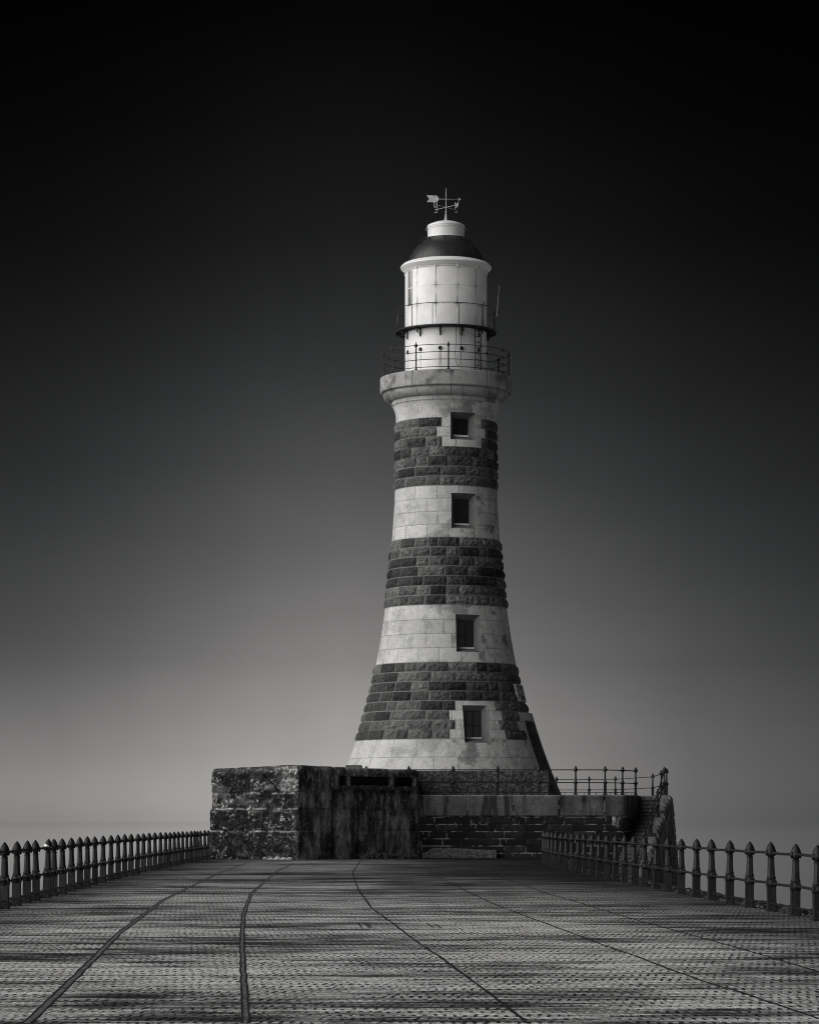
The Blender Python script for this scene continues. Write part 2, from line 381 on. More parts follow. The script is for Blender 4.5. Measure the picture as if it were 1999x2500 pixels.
posts_px = [p/3.079 for p in (35,123,200,273,350,405,473,538,602,656,715,773,833,889,938,984,1033,1077,1124,1166,1206,1242,1275,1311,1342,1372,1404,1434,1462,1485,1509,1539,1568,1600)]
dq = np.linspace(40, 127, 3000); pq = 999.5+7000*fL(dq)/dq
ds_l = [float(np.interp(p, pq, dq)) for p in posts_px]
ds_l = [ds_l[0]-4.6, ds_l[0]-2.3]+ds_l
build_fence('spiked black iron railing on the left pier edge, ending at the concrete block', 'railings along the pier', ds_l, fL, lean=6)
ds_r = [44.6, 47.0]+[49.4+2.45*k for k in range(32)]
build_fence('spiked black iron railing on the right pier edge, ending at the brick platform wall', 'railings along the pier', ds_r, fR)

# ------------------------------------------------------------------ lighthouse
CX, CY, K = 1.717, 135.0, 135/7000
LH = empty('lighthouse', (CX, CY, 2.8), 'tall tapering stone lighthouse banded in pale smooth and dark rough granite with a white lantern', 'lighthouse')
def Z(y): return EYE+(2006-y)*K                       # height of a silhouette point
def ZN(y, r, th=0): return EYE+(2006-y)*(CY-r*cos(R(th)))/7000
yy = np.array([1100,1199,1262,1325,1380,1433,1487,1555,1626,1669,1712,1757,1811,1875,1925.])
hh = np.array([122,124.5,127.5,132,136.5,142,148.3,158.5,171.2,180,191,203.5,220,243.5,264.])
pf = np.polyfit((yy-1500)/400, hh, 6)
def prof(z):
    y = 2006-(z-EYE)/K
    r = np.polyval(pf, (np.clip(y, 1105, 1960)-1500)/400)*K
    cav = 8.5*np.clip((1028-y)/34, 0, 1)**2.2*K              # cavetto under the fillet
    return r+cav
Z_TOP = Z(993); Z_BASE = 2.75
bands = [('L', Z_TOP, 18.71), ('D', 18.71, 15.555), ('L', 15.555, 13.13), ('D', 13.13, 9.975), ('L', 9.975, 7.31), ('D', 7.31, 3.737+1.64), ('L', 3.737+1.64, Z_BASE)]
# the D/L limits measured on the picture are heights above the ground of the deck
bands = [('L', Z_TOP, 20.35), ('D', 20.35, 17.19), ('L', 17.19, 14.77), ('D', 14.77, 11.62), ('L', 11.62, 8.95), ('D', 8.95, 5.38), ('L', 5.38, Z_BASE)]
ncs = [1, 7, 4, 7, 4, 8, None]
courses = []
for (kd, z1, z0), n in zip(bands, ncs):
    if n is None: courses += [(kd, 5.38, 4.55), (kd, 4.55, 3.9), (kd, 3.9, 3.25), (kd, 3.25, Z_BASE-.01)]; continue
    for i in range(n): courses.append((kd, z1-(z1-z0)*i/n, z1-(z1-z0)*(i+1)/n))
WTH = 19.6
wins = []
for (a, hd, gb, ob) in ((1007,1022,1067,1074), (1205,1219.5,1283,1291), (1501.5,1516,1585,1593), (1723.5,1737,1805,1815)):
    r0 = float(prof(Z(a))); r1 = float(prof(Z(ob)))
    zt, zh, zg, zb = ZN(a, r0, WTH), ZN(hd, r0-.36, WTH), ZN(gb, r1-.4, WTH), ZN(ob, r1, WTH)
    rm = float(prof((zt+zb)/2)); hwid = .62
    wins.append(dict(zt=zt, zh=zh, zg=zg, zb=zb, th0=WTH-math.degrees(hwid/rm), th1=WTH+math.degrees(hwid/rm), r=rm))
DT0, DT1, DZ1 = 66.5, 93.0, 6.32
ang = np.concatenate([np.arange(-112, 112, .42), np.arange(112, 248, 1.6)])
zs = np.arange(Z_BASE, Z_TOP, .03)
ang = np.unique(np.round(np.concatenate([ang]+[[w_['th0'], w_['th1']] for w_ in wins]+[[DT0, DT1]]), 4))
zs = np.unique(np.round(np.concatenate([zs, [Z_TOP, DZ1]]+[[w_['zt'], w_['zb']] for w_ in wins]), 4))
A, ZZ = np.meshgrid(ang, zs)
base_r = prof(ZZ); disp = np.zeros_like(A); tone = np.zeros_like(A)
L_rock = {}
patch = {}
dcount = 0; dark_idx = []
for i, (kd, z1, z0) in enumerate(courses): dark_idx.append(None if kd == 'L' else dcount); dcount += (kd == 'D')
patch = {0: [(-5.5, 43.5)], 1: [(-11.5, 49.5)], 2: [(-5.5, 43.5)], 18: [(5.4, 36)], 19: [(1.4, 40), (59, 104)], 20: [(5.2, 36.5), (54.5, 104)], 21: [(1.6, 40), (61.5, 104)]}
for i, (kd, z1, z0) in enumerate(courses):
    m = (ZZ[:, 0] <= z1+1e-6) & (ZZ[:, 0] > z0+1e-6) if i else (ZZ[:, 0] > z0+1e-6)
    if not m.any(): continue
    r_ = float(prof((z0+z1)/2)); H = z1-z0
    a = A[m]; z = ZZ[m]; s = a*pi/180*r_                                                 # arc length
    rr = np.random.default_rng(300+i)
    mean = {'L': 1.15, 'D': .95}[kd] if i else 1.9
    lens = []; tot = 2*pi*r_
    while sum(lens) < tot: lens.append(mean*rr.uniform(.55, 1.4) if kd == 'D' else mean*rr.uniform(.85, 1.15))
    lens = np.array(lens)*tot/sum(lens); ed = np.concatenate([[0], np.cumsum(lens)])-112*pi/180*r_+0*rr.uniform(0, 1)
    ed = ed - rr.uniform(0, .9)
    sw = np.where(s < ed[0], s+tot, s); sw = np.where(sw >= ed[-1], sw-tot, sw)
    bi = np.clip(np.searchsorted(ed, sw, side='right')-1, 0, len(lens)-1)
    du = np.minimum(sw-ed[bi], ed[bi+1]-sw); dz = np.minimum(z-z0, z1-z); de = np.minimum(du, dz)
    if i == 0: de = np.minimum(du, 1.0)
    rnd = rr.random(len(lens)+1)[bi]; rnd2 = rr.random(len(lens)+1)[bi]
    lm = np.full(a.shape, kd == 'L')
    for (p0, p1) in patch.get(dark_idx[i], []) if dark_idx[i] is not None else []:
        lm |= (a >= p0) & (a <= p1)
        for pe in (p0, p1): de = np.where((np.abs(a-pe)*pi/180*r_ < .05), np.minimum(de, np.abs(a-pe)*pi/180*r_), de)
    # rough rock face
    f1 = fbm(s*3.2+rnd*50, z*4.6+rnd2*50, 4, 31, .6); f2 = fbm(s*8+rnd*9, z*11, 3, 41, .6)
    facet = np.abs(f1-.5)*2
    rough = (.018+.10*sstep(0, .16, de)*(.35+.65*f1)+.085*(f2-.5)*sstep(0, .06, de)-.07*facet*sstep(0, .1, de)+.035*(rnd-.5))
    td = .098*(.4+1.1*rnd2)*np.where(rnd > .78, .34, 1)*(.7+.6*f2)
    td = td*(.82+.36*(facet < .12))
    mort = de < .013
    rough = np.where(mort, .006, rough); td = np.where(mort, .20, td)
    # smooth ashlar with fine joints and rain stains
    jd = sstep(.004, .022, de)
    st = fbm(s*1.15+3, z*1.5, 5, 55, .55); st2 = fbm(s*3, z*3, 4, 65, .6)
    wgt = (.35+.65*sstep(-25, 35, a))*(.35 if kd == 'D' else 1)
    tl = .54*(.88+.2*rnd2)*(1-.6*wgt*sstep(.54, .66, st))*(1-.28*wgt*sstep(.52, .68, st2))
    tl = np.where(jd < .6, tl*(.42+.3*fbm(s*1.5+8, z*1.5, 3, 77)), tl)*(1.12 if kd == 'D' else 1)
    dl = -.012*(1-jd)+.002*(rnd-.5)
    disp[m] = np.where(lm, dl, rough); tone[m] = np.where(lm, tl, td)
jamb = sstep(92.0, 93.5, A)*(1-sstep(101, 102.5, A))*(ZZ < DZ1+.42)
disp += .24*jamb; tone = np.where(jamb > .05, .3, tone)
lint = (A > 63) & (A < 102.5) & (ZZ > DZ1) & (ZZ < DZ1+.42); disp = np.where(lint, np.maximum(disp, .1*sstep(63, 75, A)+.14*sstep(85, 95, A)), disp)
RR = base_r+disp; TH = np.radians(A)
P = np.stack([CX+RR*np.sin(TH), CY-RR*np.cos(TH), ZZ], -1)
keep = np.ones((len(zs)-1, len(ang)), bool)
amid = (ang+np.append(ang[1:], ang[0]+360))/2; zmid = (zs[1:]+zs[:-1])/2
for q in wins: keep &= ~((amid > q['th0'])[None] & (amid < q['th1'])[None] & (zmid > q['zb'])[:, None] & (zmid < q['zt'])[:, None])
keep &= ~((amid > DT0)[None] & (amid < DT1)[None] & (zmid < DZ1)[:, None])
shaft = link('masonry_shaft', grid_mesh('masonry_shaft', P, M_tower, tone, keep, closed=True), M_tower); place(shaft, LH)
def radial(th, r, z): return (CX+r*sin(R(th)), CY-r*cos(R(th)), z)
def reveal(q, inner, name, mat):
    """splayed sides of an opening, from the wall face to the inner rectangle"""
    b_ = MB(); ths = [a for a in ang if q['th0']-1e-3 <= a <= q['th1']+1e-3]; zz_ = [z for z in zs if q['zb']-1e-3 <= z <= q['zt']+1e-3]
    def surf(th, z):
        i = int(np.argmin(abs(zs-z))); j = int(np.argmin(abs(ang-th))); return P[i, j]
    lt = len(ths)-1; lz = len(zz_)-1; I = inner
    def lerp(a, b, t): return tuple(a[k]+(b[k]-a[k])*t for k in range(3))
    sides = [([surf(th, zz_[-1]) for th in ths], [lerp(I[0], I[1], k/lt) for k in range(lt+1)]),
             ([surf(th, zz_[0]) for th in ths], [lerp(I[3], I[2], k/lt) for k in range(lt+1)]),
             ([surf(ths[0], z) for z in zz_], [lerp(I[3], I[0], k/lz) for k in range(lz+1)]),
             ([surf(ths[-1], z) for z in zz_], [lerp(I[2], I[1], k/lz) for k in range(lz+1)])]
    for a, c in sides:
        va = [b_.bm.verts.new(tuple(map(float, p))) for p in a]; vc = [b_.bm.verts.new(p) for p in c]
        for k in range(len(va)-1): b_.bm.faces.new((va[k], va[k+1], vc[k+1], vc[k]))
    return b_.obj(name, mat, LH)
for q in wins:
    rp = float(prof((q['zh']+q['zg'])/2))-.42; c0 = Vector((CX, CY, 0)); nrm = Vector((sin(R(WTH)), -cos(R(WTH)), 0)); tan = Vector((cos(R(WTH)), sin(R(WTH)), 0))
    W = .385; pc = c0+nrm*rp
    I = [tuple(pc-tan*W+Vector((0,0,q['zh']))), tuple(pc+tan*W+Vector((0,0,q['zh']))), tuple(pc+tan*W+Vector((0,0,q['zg']))), tuple(pc-tan*W+Vector((0,0,q['zg'])))]
    win = reveal(q, I, 'window', M_light)
    M = Matrix.Translation(pc) @ Matrix.Rotation(R(WTH), 4, 'Z'); zh, zg = q['zh'], q['zg']; zm = zg+(zh-zg)*.48
    b_ = MB()
    for x0, x1, z0, z1 in ((-W, -W+.05, zg, zh), (W-.05, W, zg, zh), (-W+.05, W-.05, zh-.05, zh), (-W+.05, W-.05, zg, zg+.05), (-.03, .03, zg+.05, zh-.05)): b_.box(x0, x1, -.0, .06, z0, z1, M)
    for x0, x1 in ((-W+.05, -.03), (.03, W-.05)): b_.box(x0, x1, .01, .05, zm-.02, zm+.02, M)
    o = b_.obj('window_frame', M_frame); o.parent = win; o.matrix_parent_inverse = win.matrix_parent_inverse.copy() if False else Matrix.Translation((0,0,0))
    o.matrix_parent_inverse = Matrix.Identity(4)
    b_ = MB(); b_.box(-W, W, .035, .045, zg, zh, M); g = b_.obj('window_pane', M_glass); g.parent = win
    b_ = MB(); b_.box(-W, W, -.07, -.003, zg-.005, zg+.075, M); s_ = b_.obj('window_sill', M_white); s_.parent = win
# doorway
zd = Z_BASE; q = dict(th0=DT0, th1=DT1, zb=zs[0], zt=DZ1)
dj = (DT0+DT1)/2; nrm = Vector((sin(R(dj)), -cos(R(dj)), 0)); tan = Vector((cos(R(dj)), sin(R(dj)), 0)); pc = Vector((CX, CY, 0))+nrm*3.0
I = [tuple(pc-tan*.8+Vector((0,0,DZ1-.3))), tuple(pc+tan*.8+Vector((0,0,DZ1-.3))), tuple(pc+tan*.8+Vector((0,0,zs[0]))), tuple(pc-tan*.8+Vector((0,0,zs[0])))]
dw = reveal(q, I, 'doorway', M_plat)
b_ = MB(); Md = Matrix.Translation(pc) @ Matrix.Rotation(R(dj), 4, 'Z'); b_.box(-.8, .8, .02, .1, Z_BASE, DZ1-.3, Md)
for x in (-.4, 0, .4): b_.box(x-.015, x+.015, -.01, .018, Z_BASE, DZ1-.3, Md)
o = b_.obj('door', M_frame); o.parent = dw
# inscription plaque near the right silhouette
pz0, pz1 = ZN(1716, 3.6, 75), ZN(1673, 3.5, 75); rp0, rp1 = float(prof(pz0)), float(prof(pz1)); pth = 71
n_ = Vector((sin(R(pth)), -cos(R(pth)), 0)); t_ = Vector((cos(R(pth)), sin(R(pth)), 0))
lean = math.atan2(rp0-rp1, pz1-pz0)
Mp = Matrix.Translation(Vector((CX, CY, (pz0+pz1)/2))+n_*((rp0+rp1)/2+.02)) @ Matrix.Rotation(R(pth), 4, 'Z') @ Matrix.Rotation(-lean, 4, 'X')
hz = (pz1-pz0)/2
b_ = MB(); b_.box(-.62, .62, -.05, .16, -hz, hz, Mp, .012); plq = b_.obj('plaque', mat_plain('pale_plaque_stone', .5, .7, var=.15), LH)
b_ = MB()
b_.box(-.5, .5, -.058, -.049, hz*.66, hz*.80, Mp); b_.box(-.46, .46, -.058, -.049, hz*.5, hz*.56, Mp)
for k in range(7):
    z = hz*.36-k*hz*.145; x = -.46
    while x < .42:
        l = random.uniform(.03, .1); b_.box(x, x+l, -.056, -.049, z, z+hz*.06, Mp); x += l+.035
o = b_.obj('inscription', mat_plain('inscription_dark', .06, .8)); o.parent = plq
# --- gallery (corbelled stone balcony)
def ring_surface(name, prof_rz, joints, mat, t0, n=720, jw=.012, stain=1.0, parent=LH):
    pr = []; 
    for (r0, z0), (r1, z1) in zip(prof_rz, prof_rz[1:]):
        L = math.hypot(r1-r0, z1-z0); k = max(1, int(L/.03))
        for j in range(k): pr.append((r0+(r1-r0)*j/k, z0+(z1-z0)*j/k))
    pr.append(prof_rz[-1]); r = np.array([p[0] for p in pr]); z = np.array([p[1] for p in pr])
    a = np.linspace(-180, 180, n, endpoint=False); Ag, rg = np.meshgrid(a, r); zg = np.repeat(z[:, None], n, 1)
    dj = np.min([np.abs((Ag-j+180) % 360-180) for j in joints], axis=0)*pi/180*rg if joints else np.full_like(Ag, 9)
    s = Ag*pi/180*rg
    st = fbm(s*1.3+7, zg*1.6, 5, 75, .55); dr = fbm(s*5, zg*.6, 3, 85, .6)
    tn = t0*(1-.5*stain*sstep(.48, .7, st))*(1-.45*stain*sstep(.55, .75, dr)*(.4+.6*sstep(-40, 40, Ag)))
    tn = np.where(dj < jw*1.5, tn*.22, tn); rg2 = rg-.015*(dj < jw)
    Pg = np.stack([CX+rg2*np.sin(np.radians(Ag)), CY-rg2*np.cos(np.radians(Ag)), zg], -1)
    o = link(name, grid_mesh(name, Pg, mat, tn, closed=True), mat)
    return place(o, parent) if parent else o
ZG = 22.47; rF = 3.1
ring_surface('gallery_fascia', [(2.0, ZG+.02), (rF-.06, ZG), (rF-.015, ZG-.012), (rF, ZG-.05), (rF, 21.80), (rF-.04, 21.755), (2.9, 21.75)], [-69, -31, 4, 37.5, 66, 96, 130, 165, -165, -130, -100], M_tower, .34)
tor = [(2.9+.0, 21.75), (2.955, 21.74)]+[(2.56+.40*cos(R(a)), 21.70-.36*sin(R(a))) for a in range(8, 91, 8)]+[(2.54, 21.33)]
ring_surface('gallery_moulding', tor, [-60, -28, 4, 38, 70, 104, 140, -95, -130], M_tower, .34)
ring_surface('gallery_fillet', [(2.5, 21.345), (2.575, 21.335), (2.575, 21.16), (2.5, 21.14)], [-54, -14, 26, 51, 90, 130, 170, -95, -140], M_tower, .44)
# railing of the gallery
def ring_pts(r, z, n=96, a0=0, a1=360): return [radial(a0+(a1-a0)*k/n, r, z) for k in range(n+(a1-a0 != 360))]
b_ = MB()
b_.lathe([(.10, 0), (.10, .03), (.055, .07), (.036, .12), (.032, 1.05), (.04, 1.08), (.085, 1.15), (.085, 1.17), (.03, 1.24), (.018, 1.27), (.024, 1.29), (.004, 1.34)], 8)
for z in (.14, .49, .83): b_.lathe([(.03, -.04), (.055, 0), (.03, .04)], 8, c=(0, 0, z))
gp_me = b_.mesh('gallery_post'); gp_me.materials.append(M_iron)
for k in range(12):
    th = 1.5+30*k; o = bpy.data.objects.new('gallery_post', gp_me); col.objects.link(o); o.parent = LH
    x, y, z = radial(th, 2.96, ZG-.02); o.location = (x-CX, y-CY, z-2.8)
for z in (1.17, .83, .49, .14):
    MB().tube(ring_pts(2.96, ZG+z-.02), .018, 6, True).obj('gallery_rail', M_iron, LH)
# --- lantern body
ZB0, ZB1, rB = ZG-.02, 27.62, 1.925
ang2 = np.unique(np.round(np.concatenate([np.arange(-180, 180, .5), [-68.5, -56]]), 3)); zs2 = np.unique(np.round(np.concatenate([np.arange(ZB0, ZB1, .025), [25.72, 27.42, ZB1]]), 3))
A2, Z2 = np.meshgrid(ang2, zs2); s2 = A2*pi/180*rB
seamA = np.min([np.abs((A2-j+180) % 360-180) for j in (-105, -75, -45, -15, 15, 45, 74, 105, 135, 165, -165, -135)], axis=0)*pi/180*rB
up = Z2 > 24.62
tn = .83*(1-.06*fbm(s2*1.5, Z2*1.2, 4, 91))*np.ones_like(A2)
rust = fbm(s2*4+5, Z2*2.2, 5, 93, .6)
sz = np.min([np.abs(Z2-zz_) for zz_ in (26.58, 25.72)], axis=0)
tn = np.where(up & (seamA < .02), tn*(.90-.5*sstep(.47, .7, rust)), tn); tn = np.where(up & (sz < .02), tn*(.86-.5*sstep(.45, .65, rust)*(A2 > -20)), tn)
riv = (np.abs((Z2 % .11)-.055) < .014) & up & (seamA > .035) & (seamA < .06); tn = np.where(riv, tn*.72, tn)
near_c = .6*np.exp(-((seamA/.10)**2))*np.exp(-((sz/.14)**2)); tn *= 1-.55*near_c*sstep(.42, .6, rust)*up
seamL = np.min([np.abs((A2-j+180) % 360-180) for j in range(-170, 190, 24)], axis=0)*pi/180*rB
tn = np.where(~up & (seamL < .012), tn*.84, tn)
for k in range(12):      # rust runs below the portholes
    th = -8.6+30*k; w_ = {0: .085, 11: .055}.get(k, .025); dk = np.abs((A2-th+180) % 360-180)*pi/180*rB
    stw = w_*(1+1.0*np.clip((23.5-Z2)/.9, 0, 1)); run = np.clip(1-dk/stw, 0, 1)*((Z2 < 23.52) & (Z2 > 22.5))*sstep(22.4, 23.1, Z2)
    tn *= 1-.62*run*(.35+.9*fbm(s2*26, Z2*1.4, 3, 97))*(1 if k in (0, 11, 10) else .5)
b_r = rB+.004*((seamA < .03) & up)+.004*((sz < .03) & up)
P2 = np.stack([CX+b_r*np.sin(np.radians(A2)), CY-b_r*np.cos(np.radians(A2)), Z2], -1)
am2 = (ang2+np.append(ang2[1:], ang2[0]+360))/2; zm2 = (zs2[1:]+zs2[:-1])/2
kp = ~(((am2 > -68.5) & (am2 < -56))[None] & ((zm2 > 25.72) & (zm2 < 27.42))[:, None])
place(link('lantern_wall', grid_mesh('lantern_wall', P2, M_lantern, np.clip(tn, .04, .85), kp, closed=True), M_lantern), LH)
b_ = MB(); 
prof_g = [radial(a, rB-.09, z) for z in (25.6, 27.5) for a in np.linspace(-72, -52, 9)]
vv_ = [b_.bm.verts.new(p) for p in prof_g]
for k in range(8): b_.bm.faces.new((vv_[k], vv_[k+1], vv_[k+10], vv_[k+9]))
lw = b_.obj('lantern_window', M_glass, LH)
b_ = MB()
for a in (-56.4, -59.8, -64, -68.1): b_.tube([radial(a, rB-.03, 25.72), radial(a, rB-.03, 27.42)], .022, 6)
for z in (25.74, 26.58, 27.40): b_.tube([radial(a, rB-.03, z) for a in np.linspace(-68.5, -56, 6)], .022, 6)
o = b_.obj('glazing_bar', M_white); o.parent = lw
for k in range(12):
    th = -8.6+30*k; b_ = MB(); Mh = Matrix.Translation(radial(th, rB-.02, 23.62)) @ Matrix.Rotation(R(th), 4, 'Z') @ Matrix.Rotation(pi/2, 4, 'X')
    b_.lathe([(.085, 0), (.095, .05), (.08, .06), (.075, .035), (.004, .034)], 20, M=Mh); b_.obj('porthole', M_iron, LH)
# lantern balcony
b_ = MB(); zD = 24.64
b_.lathe([(1.90, -.03), (2.34, -.03), (2.385, -.05), (2.385, .035), (2.34, .035), (2.34, .012), (1.90, .012), (1.90, -.03)], 96, c=(CX, CY, zD), cap=False)
bal = b_.obj('balcony_deck', M_iron, LH)
b_ = MB()
for k in range(144):
    a = k*2.5; p0 = Vector(radial(a, 1.95, zD-.05)); p1 = Vector(radial(a, 2.36, zD-.05)); b_.tube([p0, p1], .009, 4)
o = b_.obj('grating', M_post); o.parent = bal
for k in range(12):
    th = -8.6+30*k; b_ = MB(); Mb = Matrix.Translation(radial(th, 0, 0)) @ Matrix.Rotation(R(th), 4, 'Z')
    b_.box(-.03, .03, -1.975, -1.92, zD-.42, zD-.05, Mb); b_.box(-.03, .03, -2.30, -1.98, zD-.085, zD-.052, Mb)
    sp = [Mb @ Vector((0, -(2.13+.095*(1-t*.75)*cos(-.6+t*9)), zD-.2+.095*(1-t*.75)*sin(-.6+t*9))) for t in np.linspace(0, 1, 22)]
    b_.tube(sp, .014, 6); b_.tube([Mb @ Vector((0, -1.97, zD-.38)), Mb @ Vector((0, -2.05, zD-.28)), Mb @ Vector((0, -2.26, zD-.1))], .014, 6)
    o = b_.obj('bracket', M_iron); o.parent = bal
MB().tube(ring_pts(2.36, 25.67), .017, 6, True).obj('balcony_rail', M_iron, LH)
for k in range(12):
    th = -16+30.3*k; MB().tube([radial(th, 2.36, zD+.02), radial(th, 2.36, 25.67)], .017, 6).obj('balcony_post', M_iron, LH)
# cornice, dome, vent
rc = [(1.93, 27.50), (1.97, 27.50), (1.98, 27.56), (2.05, 27.575), (2.055, 27.60), (2.10, 27.61), (2.105, 27.66), (2.14, 27.665), (2.145, 27.72), (2.11, 27.73), (2.10, 27.77), (2.05, 27.78), (2.04, 27.83), (1.99, 27.85), (1.96, 27.87), (1.80, 27.88), (1.78, 27.95)]
MB().lathe(rc, 128, c=(CX, CY, 0), cap=False).obj('cornice', M_white, LH)
b_ = MB(); 
for k in range(12):
    th = -15+30*k+15-15; b_.box(-.02, .02, -2.02, -1.93, 27.42, 27.5, Matrix.Translation((CX, CY, 0)) @ Matrix.Rotation(R(-15+30*k), 4, 'Z'))
b_.tube(ring_pts(1.955, 27.47), .02, 6, True)
b_.obj('cornice_fixing', M_white, LH)
dp = [(1.80, 27.86), (1.775, 28.0), (1.72, 28.15), (1.63, 28.33), (1.52, 28.49), (1.39, 28.65), (1.19, 28.83), (.98, 28.99), (.86, 29.07)]
MB().lathe(dp, 96, c=(CX, CY, 0), cap=False).obj('dome', M_dome, LH)
b_ = MB()
for k in range(12):
    th = -39+30*k; b_.tube([radial(th, r+.004, z) for r, z in dp], .006, 4)
b_.obj('dome_rib', M_dome, LH)
vt = ring_surface('roof_vent', [(.868, 29.04), (.868, 29.12), (.862, 29.13), (.862, 29.60), (.875, 29.61), (.885, 29.66), (.87, 29.69), (.84, 29.70), (.80, 29.73), (.55, 29.83), (.2, 29.91), (.06, 29.93)], [], M_lantern, .8, n=96, stain=.12)
o = MB().tube([Vector(radial(a, .955, 29.52)) for a in range(0, 360, 6)], .012, 6, True).obj('vent_rail', M_grime, LH)
b_ = MB(); b_.tube(ring_pts(1.2, 28.99), .018, 6, True)
for k in range(8):
    th = -48+45*k; b_.tube([radial(th, 1.0, 28.97), radial(th, 1.2, 28.99)], .02, 6); b_.tube([radial(th, 1.03, 28.93), radial(th, 1.03, 29.03)], .035, 6)
b_.obj('dome_handrail', M_iron, LH)
# weather vane
b_ = MB(); b_.lathe([(.10, 29.89), (.085, 29.97), (.05, 30.12), (.024, 30.30), (.034, 30.33), (.036, 30.36), (.018, 30.40), (.016, 30.92), (.03, 30.95), (.014, 30.98), (.012, 31.3), (.006, 31.46)], 12, c=(CX, CY, 0))
vane = b_.obj('weather_vane', M_grime, LH)
b_ = MB(); zv = 30.955; fn = lambda u, v, w_: (CX+u, CY+.02*u+w_, zv+v)
b_.prism([(-.90, .165), (-.44, .155), (-.37, .10), (-.33, .012), (-.33, -.012), (-.37, -.10), (-.44, -.16), (-.90, -.15), (-.80, 0)], -.012, .012, fn)
b_.tube([(CX-.8, CY-.002, zv), (CX+.62, CY+.002, zv-.02)], .011, 6)
b_.prism([(.70, -.022), (.57, .06), (.61, 0), (.55, -.012), (.61, -.028), (.57, -.1)], -.012, .012, fn)
o = b_.obj('arrow', M_grime); o.parent = vane
LET = {'N': [[(0,0),(0,1)], [(0,1),(.75,0)], [(.75,0),(.75,1)]], 'E': [[(0,0),(0,1)], [(0,1),(.65,1)], [(0,.5),(.55,.5)], [(0,0),(.65,0)]],
       'W': [[(0,1),(.22,0)], [(.22,0),(.45,.8)], [(.45,.8),(.68,0)], [(.68,0),(.9,1)]],
       'S': [[(.7,.85),(.5,1)], [(.5,1),(.2,1)], [(.2,1),(.02,.8)], [(.02,.8),(.15,.55)], [(.15,.55),(.55,.45)], [(.55,.45),(.7,.22)], [(.7,.22),(.5,0)], [(.5,0),(.2,0)], [(.2,0),(.02,.15)]]}
zc = 30.56
for ch, (ax, ay) in (('N', (-.66, -.75)), ('S', (.66, .75)), ('E', (-.66, .75)), ('W', (.66, -.75))):
    b_ = MB(); L_ = .66; b_.tube([(CX, CY, zc), (CX+ax*L_, CY+ay*L_, zc)], .010, 6)
    for p, q in LET[ch]:
        pp = [(CX+ax*(L_-.02+u*.26), CY+ay*(L_-.02+u*.26), zc-.13+v*.26) for u, v in (p, q)]; b_.tube(pp, .013, 4)
    o = b_.obj('compass_letter', M_grime); o.parent = vane
# ladder, aerials, cables
b_ = MB(); rl = 2.02
for th in (41.5, 53): b_.tube([radial(th, rl, ZG), radial(th, rl, zD)], .022, 6)
for k in range(8): b_.tube([radial(41.5, rl, ZG+.15+k*.27), radial(53, rl, ZG+.15+k*.27)], .014, 6)
b_.obj('ladder', M_iron, LH)
p0 = Vector(radial(82, 2.4, 25.35)); MB().tube([p0, p0+Vector((.03, 0, .35)), p0+Vector((.12, 0, 1.45))], [.03, .016, .011], 6).obj('aerial', M_grime, LH)
MB().tube([radial(45, 2.4, 24.62), radial(45, 2.40, 25.2), radial(46, 2.42, 25.8)], [.02, .022, .03], 6).obj('aerial', M_iron, LH)
MB().tube([radial(11.5, 2.43, 25.4), radial(12, 2.42, 24.62)], .014, 6).obj('aerial', M_grime, LH)
cb = []
for t in np.linspace(0, 1, 30):
    px_ = 1111.6+(1.5*sin(t*6)) if t < .5 else 0
pts = [(1111.5, 795), (1112.5, 830), (1110, 862), (1111, 878), (1114, 889), (1118, 894), (1122, 889), (1124, 872), (1124.5, 858)]
b_ = MB(); b_.tube([(CX+(x-1088.5)*.019*.985, CY-2.06, ZN(y, 2.06)) for x, y in pts], .013, 6); b_.obj('cable', M_iron, LH)
pts = [(1121, 800), (1122, 815), (1125, 830), (1125, 851)]
b_ = MB(); b_.tube([(CX+(x-1088.5)*.019*.985, CY-1.99, ZN(y, 1.99)) for x, y in pts], .018, 6); b_.obj('cable', M_iron, LH)

# ------------------------------------------------------------------ walls as displaced grids along a path
def path_samples(pts, step, rad=0):
    """polyline with rounded corners -> points, normals (to the right of travel), arc length"""
    pts = [np.array(p, float) for p in pts]; out = []
    for i, p in enumerate(pts):
        if i in (0, len(pts)-1) or not rad: out.append(p); continue
        a = pts[i-1]-p; b = pts[i+1]-p; la, lb = np.linalg.norm(a), np.linalg.norm(b); k = min(rad, la*.45, lb*.45)
        q0 = p+a/la*k; q1 = p+b/lb*k
        for t in np.linspace(0, 1, 9): out.append((1-t)**2*q0+2*t*(1-t)*p+t*t*q1)
    out = np.array(out); L = np.concatenate([[0], np.cumsum(np.linalg.norm(np.diff(out, axis=0), axis=1))])
    s = np.linspace(0, L[-1], int(L[-1]/step)+2); x = np.interp(s, L, out[:, 0]); y = np.interp(s, L, out[:, 1])
    tx, ty = np.gradient(x), np.gradient(y); k = np.ones(5)/5
    tx = np.convolve(np.pad(tx, 2, mode='edge'), k, 'valid'); ty = np.convolve(np.pad(ty, 2, mode='edge'), k, 'valid')
    n = np.hypot(tx, ty); return x, y, ty/n, -tx/n, s
